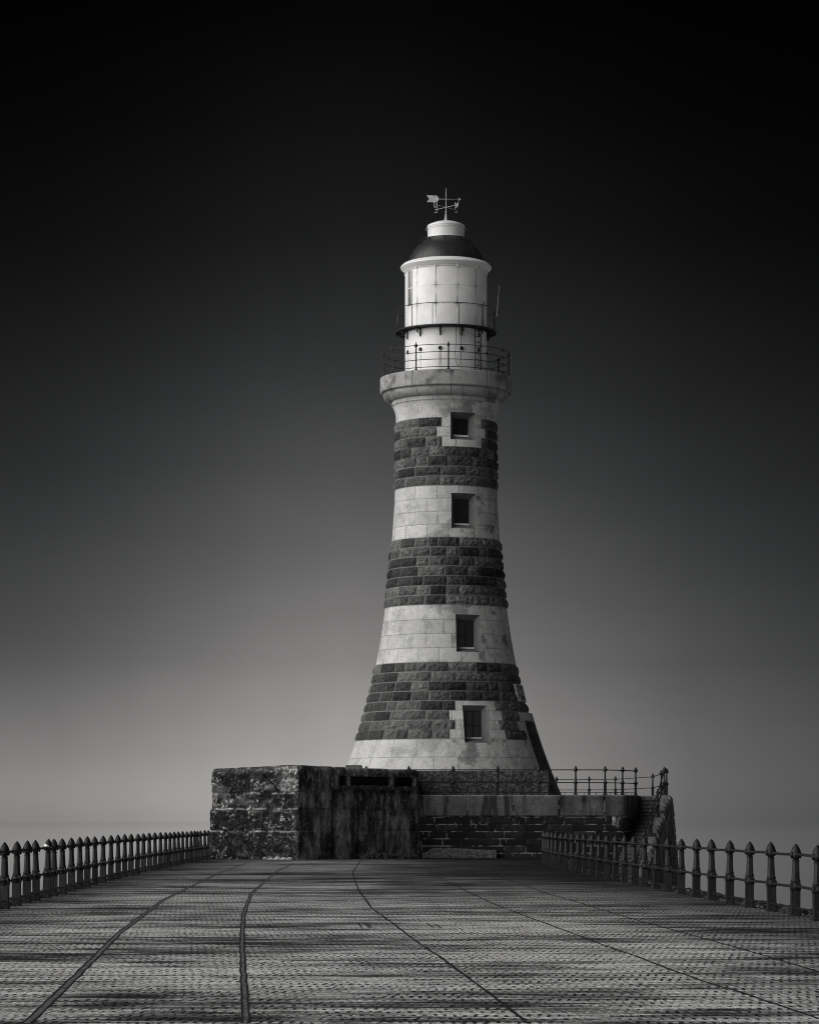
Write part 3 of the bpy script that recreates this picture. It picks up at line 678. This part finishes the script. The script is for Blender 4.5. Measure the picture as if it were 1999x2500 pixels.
def path_wall(name, pts, rows, disp, tone, mat, step=.03, rad=0, mask=None):
    """rows: list of (z, inward offset); disp(S, Zr), tone(S, Zr) functions"""
    x, y, nx, ny, s = path_samples(pts, step, rad); z = np.array([r[0] for r in rows]); off = np.array([r[1] for r in rows])
    Sg, Zg = np.meshgrid(s, z); D = disp(Sg, Zg)-off[:, None]
    P = np.stack([x[None]+nx[None]*D, y[None]+ny[None]*D, Zg], -1); kp = None
    if mask is not None: kp = ~mask((Sg[1:, 1:]+Sg[:-1, :-1])/2, (Zg[1:, 1:]+Zg[:-1, :-1])/2)
    return link(name, grid_mesh(name, P, mat, tone(Sg, Zg), kp), mat), (x, y, nx, ny, s)

# --- old concrete block beside the tower
PA0, PA, PB, PC = (-8.75, 137.5), (-8.5, 123.3), (-4.72, 121.0), (.42, 127.45)
lA = math.dist(PA0, PA); lB = lA+math.dist(PA, PB); lC = lB+math.dist(PB, PC)-.12
CB = empty('concrete_block', (-4.7, 124, 0), 'massive weathered concrete block with a cracked left face and a long dark slit', 'concrete block')
def topz(S): return np.interp(S, [0, lA, lB, lC], [3.95, 3.90, 4.02, 3.90])
def cb_disp(S, Zr):
    left = sstep(lB+.15, lB-.15, S)
    d = .10*(fbm(S*1.1, Zr*1.1, 4, 121)-.5)+(.10*left+.03)*(fbm(S*6, Zr*6, 4, 131, .65)-.5)
    d += .07*sstep(2.22, 2.12, Zr)*left+.04*sstep(1.22, 1.15, Zr)*left
    for zz_, wd, dp_ in ((2.82, .05, .05), (2.15, .03, .04), (1.2, .05, .06)): d -= dp_*np.exp(-((Zr-zz_+.05*(fbm(S*2, S*0+zz_, 3, 15)-.5))/wd)**2)*(.35+.65*left)
    d -= .14*np.exp(-(((S-(lB-1.75+(3.55-Zr)*1.2+.25*(fbm(Zr*3, S*0, 3, 16)-.5)))/.045)**2))*((Zr > 2.85) & (Zr < 3.6))*left*1.0
    return d-.16*sstep(.45, .0, Zr)*left*fbm(S*2, S*0, 2, 19)
def cb_tone(S, Zr):
    left = sstep(lB+.06, lB-.06, S)
    wx = S+.22*(fbm(S*3, Zr*3, 3, 142)-.5); wz = Zr+.22*(fbm(S*3, Zr*3, 3, 143)-.5)
    sp = fbm(wx*10, wz*12, 4, 141, .9); big = fbm(S*1.1+5, Zr*1.6, 5, 151, .62); mid = fbm(S*4, Zr*4, 4, 152, .65)
    hi = .0+.95*sstep(.46, .62, big)*(Zr > 2.0)+.55*sstep(.48, .62, mid)*sstep(.9, .1, Zr)+.25*sstep(.5, .62, mid)
    edge = np.exp(-((S-lB)/.16)**2)*(S < lB+.03)*(.4+.9*mid)+.5*sstep(3.6, 3.85, Zr)
    corner = .42*np.exp(-((S-(lB-.5))/.5)**2)*(Zr > 2.8)
    dens = np.clip(hi*.55+edge*.7+corner, 0, 1)
    fz = sstep(.42, .58, fbm(S*1.9+9, Zr*3.4, 5, 145, .65))
    tl = .012+.37*(.10+.90*np.maximum(fz, corner+edge*.6))*sstep(.59-.15*dens, .72-.11*dens, sp)*(.35+1.1*mid)+.11*dens*(.2+1.5*sp)
    for zz_ in (2.82, 2.15, 1.2):
        band = np.exp(-((Zr-zz_+.08*(fbm(S*2.5, S*0+zz_, 3, 15)-.5))/.035)**2); tl += .26*band*sstep(.42, .62, fbm(S*3.5, S*0+zz_, 4, 17))*(.3+1.1*sp)
    stl = fbm(S*1.7+.3*fbm(S*2, Zr*2, 3, 162), Zr*.75, 6, 161, .7); st2 = fbm(S*7, Zr*2.2, 5, 171, .75)
    tr = 2.1*(.045+.17*sstep(.38, .62, stl))*(-.25+2.3*st2)*(1-.35*sstep(.5, .62, fbm(S*4.5, Zr*.3, 3, 163)))+.34*sstep(.60, .70, sp)*sstep(.46, .62, mid)
    tr *= np.where(Zr > 2.85+.15*(mid-.5), .55+.5*sstep(.5, .6, sp), 1)
    for so, wd in ((2.15, .12), (3.85, .05), (5.6, .06)): tr *= 1-.8*np.exp(-((S-lB-so*1.02+.16*(mid-.5))/(wd*(.5+fbm(Zr*1.5, S*0+so, 3, 23))))**2)*(Zr < 3.1)
    tr += .22*np.exp(-((Zr-1.2+.06*(mid-.5))/.025)**2)*sstep(.5, .62, fbm(S*4, S*0, 4, 18))*sstep(4.5, 1, S-lB)
    ck = np.exp(-(((S-lB-.55+.35*(fbm(Zr*2.5, S*0+4, 4, 22)-.5))/.06)**2))*(Zr > 3.3)*(Zr < 3.75); tr += .4*ck*mid
    tr *= 1-.75*np.exp(-((Zr-2.15+.05*(mid-.5))/.018)**2)*sstep(.4, .55, fbm(S*2, S*0+2, 3, 24))
    crk = np.exp(-(((S-(lB-1.75+(3.55-Zr)*1.2+.25*(fbm(Zr*3, S*0, 3, 16)-.5)))/.05)**2))*((Zr > 2.85) & (Zr < 3.75)); tl *= 1-.93*crk
    return np.clip(left*tl+(1-left)*tr, .008, .6)
zrow = list(np.arange(-.3, 3.64, .028)); rows = [(z, 0) for z in zrow]
# the rim at the top is worn round
L0, L1 = lB+.300*math.dist(PB, PC), lB+.972*math.dist(PB, PC)
slit = lambda S, Zr: (S > L0) & (S < L1) & (Zr > 3.14) & (Zr < 3.56)
rows_top = [(3.66+.0, .0)]+[(3.66+.30*sin(R(a)), .18*(1-cos(R(a)))) for a in range(8, 91, 8)]+[(3.965, .5), (3.97, 1.5)]
x, y, nx, ny, s = path_samples([PA0, PA, PB, PC], .03, .18)
o, pth_ = path_wall('block_face', [PA0, PA, PB, PC], rows+rows_top, cb_disp, cb_tone, M_conc, .03, .16, mask=slit)
# tops follow the slight fall of the block
me = o.data; co = np.empty(len(me.vertices)*3, np.float32); me.vertices.foreach_get('co', co); co = co.reshape(-1, 3)
Sg = np.tile(pth_[4], len(rows+rows_top)); hi_ = np.clip((co[:, 2]-3.58)/.4, 0, 1); co[:, 2] += hi_*(topz(Sg)-3.97)+hi_*.05*(fbm(Sg*3, Sg*0, 4, 181)-.5)
me.vertices.foreach_set('co', co.reshape(-1)); me.update(); place(o, CB)
b_ = MB(); pl = [PA0, (PA[0]+.5, PA[1]+.4), (PB[0]+.1, PB[1]+.6), (PC[0]-.3, PC[1]+.35), (.6, 137.5)]
b_.bm.faces.new([b_.bm.verts.new((p[0], p[1], 3.86)) for p in pl]); b_.obj('block_top', M_plat, CB)
# recess behind the slit and its short pillars
ub = np.array([PC[0]-PB[0], PC[1]-PB[1]]); ub /= np.linalg.norm(ub); nb = np.array([ub[1], -ub[0]])
def bl(s_, o_, z): return (PB[0]+ub[0]*s_+nb[0]*o_, PB[1]+ub[1]*s_+nb[1]*o_, z)
a0, a1 = L0-lB, L1-lB
b_ = MB(); za, zb = 3.13, 3.575
def quad(*p): b_.bm.faces.new([b_.bm.verts.new(v) for v in p])
quad(bl(a0-.02, .0, za), bl(a1+.02, .0, za), bl(a1+.02, -.8, za), bl(a0-.02, -.8, za)); quad(bl(a0-.02, .0, zb), bl(a1+.02, .0, zb), bl(a1+.02, -.8, zb), bl(a0-.02, -.8, zb))
quad(bl(a0-.02, -.8, za), bl(a1+.02, -.8, za), bl(a1+.02, -.8, zb), bl(a0-.02, -.8, zb))
for a in (a0-.02, a1+.02): quad(bl(a, .0, za), bl(a, -.8, za), bl(a, -.8, zb), bl(a, .0, zb))
b_.obj('slit_recess', mat_plain('dark_recess_concrete', .03, .9, var=.6, scale=5), CB)  # shade inside the slit put into a darker concrete colour
def px_to_s(px):
    k = (px-999.5)/7000; t = (k*PB[1]-PB[0])/((PC[0]-PB[0])-k*(PC[1]-PB[1])); return t*math.dist(PB, PC)
M_rubble = mat_plain('broken_concrete', .34, .95, var=.8, scale=9, bd=.02, spec=.1)
M_pil = mat_plain('pale_pillar_stone', .22, .95, var=.6, scale=9, bd=.02, spec=.1)
for px, wd in ((822, .16), (851.5, .12), (958, .14), (1013, .1)):
    b_ = MB(); sc_ = px_to_s(px); zt = 3.56
    for k in range(5):
        z0, z1 = 3.02+k*.108, 3.02+(k+1)*.108; j = random.uniform(-.012, .012); hw = wd/2*random.uniform(.85, 1.1)
        b_.prism([(sc_-hw+j, -.18), (sc_+hw+j, -.18), (sc_+hw+j, .055), (sc_-hw+j, .055)], z0, z1-.006, lambda u, v, w_: bl(u, v, w_))
    b_.obj('slit_pillar', M_pil, CB)
b_ = MB(); x_ = a0
while x_ < a1-.1:
    l = random.uniform(.05, .14); h = random.uniform(.0, .10)
    b_.prism([(x_, -.1), (x_+l-.01, -.1), (x_+l-.01, .03+random.uniform(0, .04)), (x_, .03+random.uniform(0, .04))], 2.98+random.uniform(0, .04), 3.10+h, lambda u, v, w_: bl(u, v, w_)); x_ += l
b_.obj('slit_ledge', mat_plain('chipped_ledge', .11, .95, var=.9, scale=6, bd=.02, spec=.1), CB)

# rubble and kerb at the foot
def rock_mesh(sx_, sy_, sz_, seed):
    b_ = MB(); bmesh.ops.create_icosphere(b_.bm, subdivisions=3, radius=1); r_ = random.Random(seed); ox = r_.uniform(0, 90)
    for v in b_.bm.verts:
        p = v.co; k = 1+.55*(float(fbm(np.array(p.x*1.7+ox), np.array(p.y*1.7+p.z*2.3), 3, 3))-.5)*1.4
        v.co = Vector((p.x*k*sx_, p.y*k*sy_, max(p.z*k*sz_, -.3*sz_)))
    return b_
heaps = [('pile of pale broken rubble at the front corner of the concrete block', [(-5.05-.13*k, 120.75+.08*k+random.uniform(-.05, .05), random.uniform(.05, .12)) for k in range(9)]),
         ('low dark rubble heap at the wall foot, left of the pale kerb', [(-1.9+.2*k+random.uniform(-.05, .05), 124.1+.235*k, random.uniform(.13, .22)) for k in range(12)])]
for hi2, (lab, lst) in enumerate(heaps):
    b_ = MB()
    for k, (x_, y_, r_) in enumerate(lst):
        rb = rock_mesh(r_*1.5, r_, r_*.9, k*7+hi2); rb.bm.transform(Matrix.Translation((x_, y_, r_*.25)) @ Matrix.Rotation(k*1.3, 4, 'Z')); m_ = rb.mesh('t'); b_.bm.from_mesh(m_); bpy.data.meshes.remove(m_)
    o = b_.obj('rubble_heap', M_rubble if hi2 == 0 else mat_plain('dark_rubble', .07, .95, var=.9, scale=7, bd=.02)); tag(o, lab, 'rubble')
# pale concrete kerb lying along the wall
n = 90; xs = np.linspace(.55, 3.84, n); b_ = MB(); prev = None
for i, x_ in enumerate(xs):
    h = (.17+.26*sstep(.55, 1.1, x_)-.09*sstep(1.3, 3.8, x_))+.03*(float(fbm(np.array(x_*5), np.array(0.), 3, 8))-.5)
    row_ = [b_.bm.verts.new((x_, y_, z_)) for y_, z_ in ((126.75+.05*float(fbm(np.array(x_*6), np.array(1.), 3, 4)), 0), (126.8, h*.8), (126.88, h), (127.38, h+.02), (127.4, 0))]
    if prev:
        for k in range(4): b_.bm.faces.new((prev[k], row_[k], row_[k+1], prev[k+1]))
    else: b_.bm.faces.new(row_)
    prev = row_
b_.bm.faces.new(prev)
tag(b_.obj('concrete_kerb', mat_plain('speckled_kerb', .09, .95, var=.95, scale=11, bd=.02, spec=.1)), 'low pale speckled concrete kerb lying on the deck against the dark masonry wall', 'kerb')

# ------------------------------------------------------------------ platform the tower stands on
PF = empty('stone_platform', (6, 130, 0), 'dark stone platform with a pale coping course and black masonry under the lighthouse', 'platform')
wp = [(.30, 127.5), (6.2, 127.5), (9.62, 127.6), (10.5, 131.2), (10.6, 132)]
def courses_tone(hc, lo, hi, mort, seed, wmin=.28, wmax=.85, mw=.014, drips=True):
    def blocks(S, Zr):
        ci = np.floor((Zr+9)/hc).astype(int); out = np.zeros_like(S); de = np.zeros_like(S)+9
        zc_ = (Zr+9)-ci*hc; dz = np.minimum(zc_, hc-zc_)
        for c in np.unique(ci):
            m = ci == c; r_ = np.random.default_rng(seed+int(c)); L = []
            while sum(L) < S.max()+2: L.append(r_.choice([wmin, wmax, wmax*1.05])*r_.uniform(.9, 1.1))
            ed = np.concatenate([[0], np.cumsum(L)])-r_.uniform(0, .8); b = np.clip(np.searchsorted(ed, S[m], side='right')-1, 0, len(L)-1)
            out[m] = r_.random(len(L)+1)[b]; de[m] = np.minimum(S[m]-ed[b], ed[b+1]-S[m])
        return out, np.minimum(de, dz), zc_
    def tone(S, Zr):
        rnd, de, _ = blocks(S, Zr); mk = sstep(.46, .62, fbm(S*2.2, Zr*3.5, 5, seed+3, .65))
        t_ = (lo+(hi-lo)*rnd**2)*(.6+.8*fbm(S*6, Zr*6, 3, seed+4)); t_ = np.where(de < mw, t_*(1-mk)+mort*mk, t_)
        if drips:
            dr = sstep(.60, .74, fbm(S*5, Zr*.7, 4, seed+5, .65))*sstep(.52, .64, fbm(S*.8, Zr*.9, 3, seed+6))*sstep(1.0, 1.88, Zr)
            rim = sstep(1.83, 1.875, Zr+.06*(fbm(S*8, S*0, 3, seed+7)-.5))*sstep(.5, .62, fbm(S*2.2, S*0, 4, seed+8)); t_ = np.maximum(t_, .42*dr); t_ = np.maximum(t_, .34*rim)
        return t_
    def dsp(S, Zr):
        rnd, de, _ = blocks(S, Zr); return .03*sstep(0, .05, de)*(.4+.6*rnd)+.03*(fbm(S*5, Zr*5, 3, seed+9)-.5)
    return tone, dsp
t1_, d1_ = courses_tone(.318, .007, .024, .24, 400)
zr = np.arange(-6.8, 1.89, .032); bat = lambda z: -(1.88-z)*.03
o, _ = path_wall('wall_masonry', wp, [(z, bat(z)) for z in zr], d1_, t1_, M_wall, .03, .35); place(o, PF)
def cop_tone(S, Zr, per=2.03, ph=.25):
    k = (S-ph)/per; de = np.abs(k-np.round(k))*per
    st = fbm(S*1.1, Zr*1.3, 4, 210, .6); dr = fbm(S*3.2, Zr*.35, 4, 220, .6); up_ = fbm(S*.9, Zr*3, 4, 230)
    t_ = .095*(.6+.8*st)*(1-.72*sstep(.52, .68, dr))*(.75+.5*up_); t_ *= 1-.45*sstep(5.8, 8.5, S)*sstep(.4, .5, dr)
    t_ = np.where(de < .05, t_*.35, t_); t_ = np.where((de < .016) & (fbm(S*4, Zr*2, 2, 240) > .45), .30, t_)
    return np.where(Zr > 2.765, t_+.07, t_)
def cop_disp(S, Zr):
    k = (S-.25)/2.03; de = np.abs(k-np.round(k))*2.03; return .07-.03*(de < .02)+.012*(fbm(S*3, Zr*3, 3, 250)-.5)
zc_ = [(1.87, .08), (1.875, .0)]+[(z, 0) for z in np.arange(1.9, 2.72, .03)]+[(2.75, .01), (2.78, .03), (2.8, .07), (2.802, .6)]
o, _ = path_wall('coping', wp, zc_, cop_disp, cop_tone, M_wall, .03, .35); place(o, PF)
b_ = MB(); pl = [(-8.7, 137.6), (-5, 128.9), (.3, 128.0), (6.2, 127.95), (9.2, 128.0), (10.1, 131.4), (11.9, 131.8), (12.1, 133), (14, 158), (-9, 158)]
b_.bm.faces.new([b_.bm.verts.new((p[0], p[1], 2.795)) for p in pl]); b_.obj('paving', M_plat, PF)
# rear and right-hand mass with battered rounded corner
wp2 = [(10.5, 131.35), (11.75, 131.35), (12.2, 132.4), (14.0, 158), (-9, 158), (-8.75, 137.5)]
t2_, d2_ = courses_tone(.36, .05, .14, .30, 500, .5, .9, .018, drips=False)
def t2b(S, Zr): 
    w_ = sstep(.56, .70, fbm(S*3, Zr*1.2, 4, 505, .65))*sstep(.3, -.6, Zr); return np.maximum(t2_(S, Zr), .42*w_)
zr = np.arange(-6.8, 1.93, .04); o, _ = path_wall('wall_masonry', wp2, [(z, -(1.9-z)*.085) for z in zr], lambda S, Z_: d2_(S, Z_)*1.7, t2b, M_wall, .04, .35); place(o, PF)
o, _ = path_wall('coping', wp2, [(1.92, -.0)]+[(z, (z-1.92)*.11) for z in np.arange(1.94, 2.68, .03)]+[(2.72, .11), (2.77, .16), (2.798, .26), (2.80, .9)], lambda S, Z_: .04+.01*fbm(S*3, Z_*3), lambda S, Z_: cop_tone(S, Z_)*.9+.02, M_wall, .04, .35); place(o, PF)
# low plinth wall between the railing and the tower
PW = empty('plinth_wall', (3, 129.0, 2.8), 'low two-course wall of dark speckled granite behind the platform railing, at the foot of the tower', 'wall')
def pw_tone(S, Zr):
    k = (S-.9)/2.02; de = np.abs(k-np.round(k))*2.02; sp = fbm(S*14, Zr*14, 4, 260, .9); st = fbm(S*1.3, Zr*1.6, 4, 270)
    t_ = (.025+.10*sstep(.45, .66, sp))*(.45+1.1*st); t_ = np.where((np.abs(Zr-3.40) < .02), .02, t_); return np.where((de < .014), t_*.3, t_)
xe = 6.31
o, _ = path_wall('wall_course', [(-2.0, 135), (-2.0, 129.0), (xe, 129.0), (xe, 131.8)], [(z, 0) for z in np.arange(2.79, 3.87, .028)]+[(3.89, .01), (3.905, .03), (3.91, .5)], lambda S, Z_: .02*(fbm(S*6, Z_*6, 3, 280)-.5)-.012*(np.abs(Z_-3.40) < .02), pw_tone, M_wall, .028, .1); place(o, PW)
b_ = MB(); b_.box(-2.87, -2.12, 128.6, 129.4, 2.8, 4.15, None, .03); b_.obj('end_block', mat_plain('end_block_stone', .12, .9, var=.5, scale=8), PW)

# railing posts on the platform
def pf_post():
    b_ = MB()
    b_.lathe([(.13, 0), (.13, .03), (.095, .06), (.085, .10), (.085, .50)], 4, rot=pi/4, smooth=False)
    b_.lathe([(.065, .50), (.10, .53), (.10, .57), (.055, .62), (.045, .66), (.036, .98), (.04, 1.0), (.035, 1.03)], 8)
    b_.lathe([(.035, 1.03), (.105, 1.11), (.105, 1.13), (.035, 1.24)], 4, smooth=False); b_.lathe([(.05, 1.16), (.06, 1.2), (.045, 1.25), (.006, 1.31)], 8)
    return b_.mesh('post')
pf_me = pf_post(); pf_me.materials.append(M_post)
PR = empty('platform_railing', (6, 127.75, 2.8), 'black railing on the coping of the stone platform, in front of the tower', 'railing')
pp = [(px, d) for px, d in ((784, 127.75), (894, 127.75), (998, 127.75), (1106, 127.75), (1214, 127.75), (1316, 127.75), (1405, 127.8), (1477, 128.0), (1519.5, 129.2), (1551.5, 130.7))]
pw = [((px-999.5)*d/7000, d, 2.8) for px, d in pp]
def add_posts(root, lst, me):
    for (x_, y_, z_) in lst:
        o = bpy.data.objects.new('post', me); col.objects.link(o); o.parent = root; o.location = (x_-root.location.x, y_-root.location.y, z_-root.location.z); o.rotation_euler[2] = random.uniform(-.05, .05)
add_posts(PR, pw, pf_me)
for z, r in ((1.12, .026), (.55, .024), (.12, .018)):
    b_ = MB(); b_.tube([(x_, y_, z_+z) for x_, y_, z_ in pw], r, 6)
    if z == .12:
        for (p, q) in zip(pw, pw[1:]):
            for t_ in (.3, .7): b_.tube([(p[0]+(q[0]-p[0])*t_, p[1]+(q[1]-p[1])*t_, 2.8), (p[0]+(q[0]-p[0])*t_, p[1]+(q[1]-p[1])*t_, 2.92)], .014, 6)
    b_.obj('rail', M_post, PR)
FR = empty('far_railing', (9, 158, 2.8), 'black railing on the far rim of the platform, seen behind the front one', 'railing')
fw = [((px-999.5)*d/7000, d, 2.8) for px, d in ((1200, 158), (1279, 158), (1358.5, 158), (1438, 157.6), (1502, 157), (1593, 148), (1614, 139), (1627, 133.0))]
add_posts(FR, fw, pf_me)
for z in (1.12, .55, .12): MB().tube([(x_, y_, z_+z) for x_, y_, z_ in fw], .022, 6).obj('rail', M_post, FR)

# ------------------------------------------------------------------ stone stair at the right-hand end
ST = empty('stone_stair', (10.8, 133, -1.5), 'narrow stone staircase with a stepped pale side, climbing to the right end of the platform', 'staircase')
u_ = Vector((-.27, -.963, 0)).normalized(); p_ = Vector((.963, -.27, 0)); P0 = Vector((10.52, 131.25, 0))
def sp_(a, bq, z): v = P0+u_*a+p_*bq; return (v.x, v.y, z)
M_nose = mat_plain('nosing_highlight_tone', .065, .8, var=.6, scale=5)  # tread-edge highlights put into colour: paler strip against darker step stone
M_riser = mat_plain('step_riser_stone', .05, .85, var=.6, scale=5)
NS = 27; rise, go = .171, .285
for i in range(NS):
    z = 2.8-rise*(i+1)+.0; a = i*go; j = random.uniform(-.008, .008)
    b_ = MB(); b_.prism([(a-.03, z-.03), (a-.02, z), (a+go, z), (a+go+.012, z-.012), (a+go+.012, z-.05), (a+go-.012, z-.06), (a+go-.012, z-rise-.12), (a-.03, z-rise-.12)], -.02, 1.06, lambda uu, vv, w_: sp_(uu+j, w_, vv)); so_ = b_.obj('step', M_riser, ST)
    b_ = MB(); b_.prism([(a+go-.05, z-.02), (a+go-.05, z+.004), (a+go+.012, z+.004), (a+go+.022, z-.008), (a+go+.022, z-.045), (a+go+.0, z-.045)], -.01, 1.04, lambda uu, vv, w_: sp_(uu+j, w_, vv)); no_ = b_.obj('nosing_highlight', M_nose); no_.parent = so_
for i in range(0, NS):
    grp = i//5; z = 2.82-rise*i-(.0 if i % 5 else 0); a = i*go
    o0 = 1.07-.16*((i % 5)/5)*0; wd = .40-.03*(i % 5)
    b_ = MB(); b_.prism([(o0, z-1.2), (o0, z-.01), (o0+.01, z), (o0+wd-.08, z), (o0+wd-.02, z-.025), (o0+wd+.01, z-.09), (o0+wd+.12, z-1.2), (o0+wd+.3, z-3.2), (o0, z-3.2)], a, a+go-.004, lambda uu, vv, w_: sp_(w_, uu, vv)); b_.obj('cheek_stone', M_step, ST)
b_ = MB(); b_.prism([(-.1, 2.5), (NS*go, 2.45-NS*rise), (NS*go, -6.8), (-.1, -6.8)], -.05, 1.5, lambda uu, vv, w_: sp_(uu, w_, vv)); b_.obj('stair_core', M_plat, ST)
HR = empty('stair_handrail', (11.8, 133.4, 2.8), 'sloping black handrail with pointed posts beside the stone stair', 'handrail')
hp = []
for a in (.12, 1.72, 3.30, 4.9, 6.5):
    i = int((a+.01)/go); z = 2.82-rise*i; v = sp_(a, 1.18, z); hp.append(v)
add_posts(HR, hp, pf_me)
for z in (1.12, .57): MB().tube([(a, b, c+z) for a, b, c in hp], .028, 6).obj('rail', M_post, HR)
# landing below the stair
b_ = MB(); b_.box(7.6, 13.2, 123.2, 134, -6.9, -1.85); tag_s(b_.obj('landing', M_plat))
